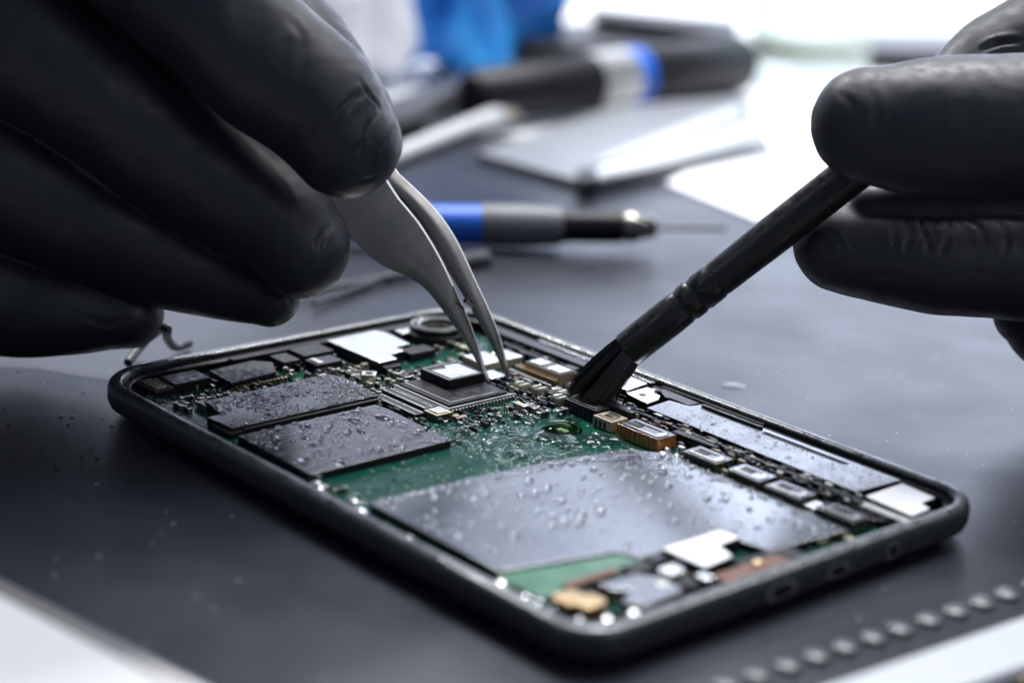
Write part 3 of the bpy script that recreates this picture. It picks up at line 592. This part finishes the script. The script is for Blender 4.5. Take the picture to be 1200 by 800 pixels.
gr = [([(1062, 250), (1066, 275), (1062, 298)], .03, .022), ([(1078, 248), (1084, 275), (1090, 300)], .03, .02), ([(1100, 250), (1096, 272), (1088, 296)], .028, .02), ([(1116, 250), (1112, 275), (1104, 300)], .03, .018), ([(1045, 255), (1048, 280), (1046, 300)], .03, .014),
      ([(955, 276), (965, 285), (972, 300)], .03, .018), ([(976, 272), (984, 285), (990, 300)], .03, .018), ([(992, 276), (1000, 290), (1002, 300)], .025, .014), ([(1135, 255), (1150, 268), (1155, 285)], .04, .014), ([(1170, 258), (1180, 275), (1178, 300)], .04, .014),
      ([(985, 110), (1000, 125), (1004, 150)], .05, .010), ([(1000, 180), (1015, 190), (1035, 205)], .05, .010), ([(1020, 100), (1026, 130), (1020, 160)], .06, .008), ([(1150, 60), (1170, 50), (1195, 48)], .05, .03), ([(1000, 330), (1030, 322), (1060, 330)], .06, .008)]
hand('gloved_hand', right, 'black gloved hand holding the thin black brush between finger and thumb', grooves=gr, seed=9)

# ------------------------------------------------------------------ tweezers
tw = empty('tweezers', tuple(dp(573, 446, 28.6))); tag(tw, 'curved pointed steel tweezers held by the gloved hand above the chip', 'tweezers')
def blade(name, Lf, Rt, d0, d1, ext):
    # outline rows from grip to tip; depth runs d0..d1
    n = 40
    def samp(P):
        Q = catmull([(x, y, 0) for x, y in P], 12); s = [0]
        for i in range(1, len(Q)): s.append(s[-1]+math.hypot(*(Q[i]-Q[i-1])[:2]))
        out = []
        for k in range(n+1):
            t = s[-1]*k/n; i = min(max(np.searchsorted(s, t), 1), len(Q)-1); f = (t-s[i-1])/max(s[i]-s[i-1], 1e-9); out.append(Q[i-1]*(1-f)+Q[i]*f)
        return out
    A, B = samp(Lf), samp(Rt); mbk = MB(); rows = []
    for k in range(n+1):
        t = k/n; d = d0+(d1-d0)*t**1.25+.25*math.sin(PI*t)*(-.35)
        th = (.085*(1-t)+.035)
        row = []
        for s_ in range(5):
            f = s_/4; p = A[k]*(1-f)+B[k]*f
            row.append(dp(p[0], p[1], d+.05*f-.03*math.sin(PI*f)))
        off = (FW*1.0+RT*ext)*th
        rows.append(row+[q+off for q in row[::-1]])
    vs = [v for r in rows for v in r]; m = 10
    fs = [[i*m+j, (i+1)*m+j, (i+1)*m+(j+1) % m, i*m+(j+1) % m] for i in range(n) for j in range(m)]+[list(range(m)), list(range(n*m+m-1, n*m-1, -1))]
    mbk.add([v-tw.location for v in vs], fs, m_steel); o = mbk.build(name, tw, bevel=.02, seg=2, angle=40); return o
blade('blade',
 [(120, -70), (240, 60), (330, 160), (372, 215), (386, 238), (402, 266), (420, 288), (440, 306), (462, 318), (482, 326), (500, 340), (516, 360), (532, 382), (548, 406), (560, 427), (569, 447)],
 [(190, -120), (300, 10), (400, 130), (452, 212), (468, 236), (484, 254), (499, 276), (512, 298), (524, 322), (535, 346), (545, 368), (553, 388), (560, 408), (566, 428), (570, 440), (574, 447)], 26.7, 28.6, .55)
blade('blade',
 [(130, -80), (250, 50), (350, 150), (420, 205), (450, 222), (478, 248), (500, 276), (518, 304), (533, 330), (546, 352), (558, 373), (569, 392), (578, 409), (585, 424), (591, 438), (595, 449)],
 [(200, -130), (310, 0), (410, 120), (462, 198), (480, 216), (500, 235), (518, 256), (534, 281), (547, 308), (558, 332), (569, 355), (579, 378), (587, 400), (592, 420), (596, 436), (599, 449)], 27.35, 28.95, .3)
p = MB(); pts = [dp(545, 352, 28.05)-tw.location, dp(553, 360, 28.45)-tw.location]; p.tube(pts, .03, m_edge, 12); p.build('guide_pin', tw, smooth=True)

# ------------------------------------------------------------------ brush
P0, P1 = at(683, 470, .36), dp(737, 409, 27.75)
Pend = dp(985, 214, 26.75); ax = (Pend-P1).normalized(); tipdir = (P0-P1).normalized()
bsh = empty('cleaning_brush', tuple(P0)); tag(bsh, 'slim black brush with soft black bristles sweeping the wet board', 'brush')
O = P1; loc = lambda s: O+ax*s-Vector(bsh.location)
prof = [(-.02, .255), (.0, .262), (.75, .268), (.98, .262), (1.0, .25), (1.05, .25), (1.07, .268), (1.22, .27), (1.24, .255), (1.3, .255), (1.32, .272), (1.55, .268), (1.6, .25), (1.66, .262), (2.6, .28), (4.2, .285), (5.2, .26), (5.45, .2), (5.5, .02)]
p = MB(); p.tube([loc(s) for s, _ in prof[:14]], [r for _, r in prof[:14]], m_brush, 40); p.build('ferrule', bsh, smooth=True)
p = MB(); p.tube([loc(s) for s, _ in prof[13:]], [r*.99 for _, r in prof[13:]], m_brush, 40); p.build('handle', bsh, smooth=True)
hb = MB(); X = ax.orthogonal().normalized(); Y = ax.cross(X)
bx, by = RT, UP
tufts = [(random.uniform(0, 2*PI), math.sqrt(random.random())) for _ in range(44)]
for i in range(2200):
    ta, tq = tufts[i % 44]
    c2 = complex(tq*math.cos(ta), tq*math.sin(ta))+complex(random.gauss(0, .12), random.gauss(0, .12))
    c3 = complex(tq*math.cos(ta), tq*math.sin(ta))+complex(random.gauss(0, .035), random.gauss(0, .035))*(1 if i % 10 else 4)
    q, a = min(abs(c2), 1.08), math.atan2(c2.imag, c2.real); r0 = .232*min(q, 1)
    base = P1+ax*.06+(X*math.cos(a)+Y*math.sin(a))*r0
    # the tufts fan out, and the hairs bend where they meet the board
    tip = P0+(X*c3.real+Y*c3.imag)*.385+tipdir*(random.uniform(-.2, .08)+.12*math.sin(ta*5+tq*9))
    tip.z = max(.345, tip.z*.6+.14+random.uniform(-.02, .05))
    mid = base*.45+tip*.55+(X*math.cos(a)+Y*math.sin(a))*.05*q+Vector((random.uniform(-.012, .012), random.uniform(-.012, .012), random.uniform(-.01, .02)))
    pts = []
    for k in range(5):
        t = k/4; pts.append(base*(1-t)**2+mid*2*t*(1-t)+tip*t*t-Vector(bsh.location))
    hb.tube(pts, [.0065, .006, .0052, .004, .0012], m_bristle, 3, caps=False)
hb.build('bristles', bsh)

# ------------------------------------------------------------------ background tools
def rodthing(name, label, cat, segs, smooth=True, root=None):
    """segs: (part name, [(point, radius)...], material)"""
    r = empty(name, tuple(segs[0][1][0][0])); tag(r, label, cat)
    for nm, pr, m in segs:
        p = MB(); p.tube([Vector(q)-r.location for q, _ in pr], [x for _, x in pr], m, 28); p.build(nm, r, smooth=True)
    return r
def lerp(a, b, t): return Vector(a)*(1-t)+Vector(b)*t
A, B = at(430, 262, .45), at(728, 266, .45)
def seg(A, B, *tr): return [(lerp(A, B, t), r) for t, r in tr]
B2 = at(770, 266, .45); B3 = at(850, 268, .3)
rodthing('precision_screwdriver', 'blue and grey precision screwdriver with black collar lying on the mat', 'screwdriver', [
 ('handle', seg(A, B, (-.3, .1), (-.28, .32), (0, .36), (.44, .39)), m_blue),
 ('grip', seg(A, B, (.441, .39), (.46, .41), (.6, .41), (.74, .38), (.76, .36)), m_grip),
 ('collar', seg(A, B, (.761, .33), (.8, .31), (1.0, .31)), m_dark),
 ('chuck', [(B, .25), (lerp(B, B2, .2), .31), (lerp(B, B2, .45), .28), (lerp(B, B2, .55), .24), (lerp(B, B2, .9), .22), (B2, .12)], m_steel),
 ('shaft', [(B2, .06), (B3, .05)], m_steel)])
a, b = at(405, 334, .12), at(572, 302, .12)
rodthing('metal_probe', 'thin silver probe lying on the mat under the screwdriver', 'probe', [('shaft', seg(a, b, (-.3, .05), (.4, .08), (.75, .09)), m_toolgrey), ('grip', seg(a, b, (.75, .15), (.78, .17), (.98, .17), (1, .12)), m_toolgrey)])
a, b = at(395, 346, .1), at(460, 322, .1)
rodthing('steel_pick', 'short steel pick lying next to the probe', 'pick', [('shaft', seg(a, b, (-.4, .04), (1, .06)), m_toolgrey)])
# large black handled tool across the back
a, b = at(548, 122, .8), at(868, 72, .8)
a = at(552, 114, .7); b = at(868, 74, .7)
rodthing('soldering_iron', 'thick black tool handle with silver and blue bands on the desk', 'soldering iron', [
 ('handle', seg(a, b, (0, .55), (.02, .7), (.4, .76)), m_dark), ('silver_band', seg(a, b, (.4, .77), (.42, .79), (.53, .79)), m_band), ('blue_band', seg(a, b, (.531, .79), (.58, .79)), m_blue),
 ('body', seg(a, b, (.581, .76), (.62, .8), (.98, .84), (1, .7)), m_dark)])
a, b = at(462, 140, .5), at(566, 102, .5)
rodthing('dark_pliers_handle', 'dark grey tool handle left of the black tool', 'tool handle', [('handle', seg(a, b, (-.3, .3), (0, .48), (.9, .5), (1, .3)), m_toolgrey)])
def flat(name, label, cat, quads):
    r = empty(name, tuple(at(*quads[0][1][0], 0))); tag(r, label, cat)
    for nm, px, z0, z1, m, bv in quads:
        p = MB(); P = [at(x, y, z1)-r.location for x, y in px]; p.prism([(q.x, q.y) for q in P], z0-r.location.z, z1-r.location.z, m); p.build(nm, r, bevel=bv)
    return r
flat('folding_knife', 'flat black folded multitool behind the thick black handle', 'multitool', [('arm', [(604, 26), (606, 48), (858, 62), (852, 26)], .0, 1.2, m_dark, .25), ('lever', [(690, 8), (700, 18), (862, 40), (866, 24)], 1.2, 1.6, m_dark, .15)])
p = empty('cable_plug', tuple(at(531, 78, 0))); tag(p, 'small black plug with a shiny ball end before the blue cloth', 'plug')
q = MB(); c0 = at(531, 84, 0)-p.location; q.tube([c0, c0+Vector((0, 0, .15)), c0+Vector((0, 0, 1.0)), c0+Vector((0, 0, 1.15))], [.45, .5, .5, .3], m_dark, 24); q.build('body', p, smooth=True)
q = MB(); c1 = c0+Vector((.42, .1, 1.2)); q.tube([c1+Vector((0, 0, .28*math.sin(t*PI/10-PI/2))) for t in range(11)], [max(.28*math.cos(t*PI/10-PI/2), .005) for t in range(11)], m_silver, 20); q.build('ball', p, smooth=True)
a, b = at(455, 186, .2), at(586, 134, .3)
rodthing('white_spudger', 'white plastic stick with a beige tip lying on the desk', 'spudger', [('shaft', seg(a, b, (-.2, .2), (.9, .24), (.98, .24)), m_white), ('tip', seg(a, b, (.981, .2), (1.05, .28), (1.15, .28), (1.2, .12)), m_beige)])
flat('metal_tray', 'pale grey metal plate lying under the spare tweezers', 'metal plate', [('plate', [(560, 178), (690, 214), (905, 172), (872, 112), (720, 124)], .0, .22, m_tray, .05)])
def flat_tweez():
    r = empty('spare_tweezers', tuple(at(690, 205, .3))); tag(r, 'pair of pale flat tweezers with a dark tip lying on the metal plate', 'tweezers')
    for (x0, y0, x1, y1, hw0, hw1) in ((690, 204, 884, 150, 5, 11), (700, 188, 866, 128, 3, 8)):
        p = MB(); P = [at(x, y, .4)-r.location for x, y in ((x0, y0-hw0), (x1, y1-hw1), (x1+2, y1+hw1), (x0, y0+hw0))]; p.prism([(q.x, q.y) for q in P], -.05, .1, m_band); p.build('blade', r, bevel=.04)
    p = MB(); P = [at(x, y, .42)-r.location for x, y in ((676, 198), (700, 196), (702, 210), (680, 214))]; p.prism([(q.x, q.y) for q in P], -.06, .14, m_dark); p.build('tip', r, bevel=.05)
flat_tweez()
flat('white_sheet', 'bright white paper sheet overlapping the far edge of the mat', 'paper', [('sheet', [(780, 214), (890, 259), (1300, 232), (1300, 150), (900, 150)], .005, .03, m_paper, 0)])
# glass jar
J = at(945, 92, -.17); jar = empty('glass_jar', tuple(J)); tag(jar, 'small clear glass jar with pale liquid at the back of the desk', 'jar')
m_glass = bpy.data.materials.new('clear_glass'); m_glass.use_nodes = True; nt = m_glass.node_tree; nt.nodes.remove(nt.nodes['Principled BSDF']); g = nt.nodes.new('ShaderNodeBsdfGlass'); g.inputs['Color'].default_value = (.96, 1, .985, 1); g.inputs['Roughness'].default_value = .05; tr = nt.nodes.new('ShaderNodeBsdfTransparent'); tr.inputs['Color'].default_value = (.97, 1, .99, 1); mxs = nt.nodes.new('ShaderNodeMixShader'); mxs.inputs[0].default_value = .4; nt.links.new(tr.outputs[0], mxs.inputs[1]); nt.links.new(g.outputs[0], mxs.inputs[2]); nt.links.new(mxs.outputs[0], nt.nodes['Material Output'].inputs['Surface'])
m_milk = mat('pale_liquid', (.8, .79, .74), .3)
q = MB(); q.tube([Vector((0, 0, z)) for z in (0, .05, .25, .5, 3.4, 3.7, 3.7, .55, .5)], [1.5, 1.75, 1.85, 1.85, 1.85, 1.7, 1.62, 1.74, 1.6], m_glass, 48); q.build('glass', jar, smooth=True)
q = MB(); q.tube([Vector((0, 0, z)) for z in (.57, .6, 1.4, 1.42)], [1.6, 1.7, 1.71, 1.6], m_milk, 48); q.build('liquid', jar, smooth=True)
flat('grey_bar', 'dark grey flat bar behind the gloved hand with the brush', 'bar', [('bar', [(1015, 36), (1015, 56), (1240, 62), (1240, 38)], .0, .6, m_toolgrey, .1)])
# cloths
def cloth(name, label, cat, c, size, m, seed):
    bm = bmesh.new(); bmesh.ops.create_icosphere(bm, subdivisions=5, radius=1)
    for v in bm.verts:
        d = v.co.copy(); k = .85+.34*noise.noise(d*1.6+Vector((seed, 0, 0)))+.30*(1-abs(noise.noise(d*2.2+Vector((0, seed, 0))))*2)
        v.co = Vector((d.x*size[0]*k, d.y*size[1]*k, max(-.45, d.z)*size[2]*k))
    zmin = min(v.co.z for v in bm.verts)
    for v in bm.verts: v.co.z -= zmin
    me = bpy.data.meshes.new(name); bm.to_mesh(me); bm.free(); me.materials.append(m); me.polygons.foreach_set('use_smooth', [True]*len(me.polygons))
    o = bpy.data.objects.new(name, me); C.objects.link(o); o.location = c; tag(o, label, cat); return o
cloth('blue_cloth', 'crumpled blue cloth heaped at the back of the desk', 'cloth', at(533, 88, -.17), (2.7, 2.2, 4.4), m_bluecloth, 2.0)
cloth('white_cloth', 'crumpled white cloth beside the blue cloth behind the hand', 'cloth', at(382, 100, -.17), (2.1, 2.0, 4.2), m_whitecloth, 5.0)

# ------------------------------------------------------------------ foreground pieces
r = empty('white_phone', tuple(at(0, 800, 0))); tag(r, 'white phone with rounded silver edge in the near left corner', 'phone')
a, b = at(-4, 668, .7), at(262, 803, .7); t = (b-a).normalized(); nrm = Vector((t.y, -t.x, 0))
if nrm.y > 0: nrm = -nrm
def q4(i0, i1, ext0=0, ext1=0):
    return [tuple((a+t*(-5+ext0)+nrm*i0).xy-r.location.xy), tuple((b+t*(4-ext1)+nrm*i0).xy-r.location.xy), tuple((b+t*(4-ext1)+nrm*i1).xy-r.location.xy), tuple((a+t*(-5+ext0)+nrm*i1).xy-r.location.xy)]
m_alu = mat('satin_aluminium', (.32, .32, .34), .35, .9)
p = MB().prism(q4(0, 7), .02, .68, m_alu); p.build('frame', r, bevel=.13, seg=4)
p = MB().prism(q4(.30, 6.7, .3, .3), .66, .72, m_edge); p.build('gasket', r, bevel=.01)
p = MB().prism(q4(.38, 6.62, .38, .38), .70, .745, m_white); p.build('glass_face', r, bevel=.02)
r = empty('device_frame', tuple(at(1000, 800, 0))); tag(r, 'silver device frame with a row of round grey studs in the near right corner', 'device frame')
a, b = at(940, 806, .35), at(1215, 712, .35); t = (b-a).normalized(); nrm = Vector((t.y, -t.x, 0)); nrm = -nrm if nrm.y > 0 else nrm
def q5(i0, i1, z0=0): return [tuple((a-t*2+nrm*i0).xy-r.location.xy), tuple((b+t*3+nrm*i0).xy-r.location.xy), tuple((b+t*3+nrm*i1).xy-r.location.xy), tuple((a-t*2+nrm*i1).xy-r.location.xy)]
m_brightalu = mat('bright_aluminium', (.62, .64, .68), .3, .25)
p = MB().prism(q5(-.62, 5), .004, .12, m_mat); p.build('backplate', r, bevel=.02)
p = MB().prism(q5(.05, .85), .12, .35, m_brightalu); p.build('bar', r, bevel=.06, seg=3)
p = MB().prism(q5(1.7, 2.1), .12, .25, m_brightalu); p.build('bar', r, bevel=.04)
c = at(1190, 790, .15)-r.location; p = MB().prism([(c.x-.15, c.y-.2), (c.x+.5, c.y-.2), (c.x+.5, c.y+.12), (c.x-.15, c.y+.12)], .121, .2, m_gold); p.build('gold_contact', r, bevel=.03)
m_stud = mat('grey_stud', (.09, .09, .1), .3, .2)
proto = None
for px, py in ((851, 806), (887, 794), (923, 783), (957, 772), (990, 761), (1023, 750), (1055, 740), (1088, 729), (1120, 719), (1150, 709), (1180, 699), (1212, 689)):
    q = at(px, py, .12)-r.location
    if proto is None:
        n = 18; vs = []
        for rr_, z in ((.145, .0), (.145, .05), (.11, .075), (.0001, .08)):
            vs += [(rr_*math.cos(2*PI*i/n), rr_*math.sin(2*PI*i/n), z) for i in range(n)]
        proto = MB().add(vs, [[k*n+i, k*n+(i+1) % n, (k+1)*n+(i+1) % n, (k+1)*n+i] for k in range(3) for i in range(n)], m_stud).build('stud', r, smooth=True); o = proto
    else: o = proto.copy(); C.objects.link(o)
    o.location = (q.x, q.y, .121)
# grey cable end behind the phone's far left corner
cc = [at(150, 425, .1), at(168, 402, .25), at(185, 388, .6), at(196, 384, .8), at(196, 395, .5), at(205, 406, .15), at(222, 402, .1)]
P = catmull([tuple(v) for v in cc], 6); o = MB().tube([Vector(v) for v in P], .07, m_toolgrey, 12).build('cable', smooth=True); tag(o, 'short looped grey cable behind the far left corner of the phone', 'cable')
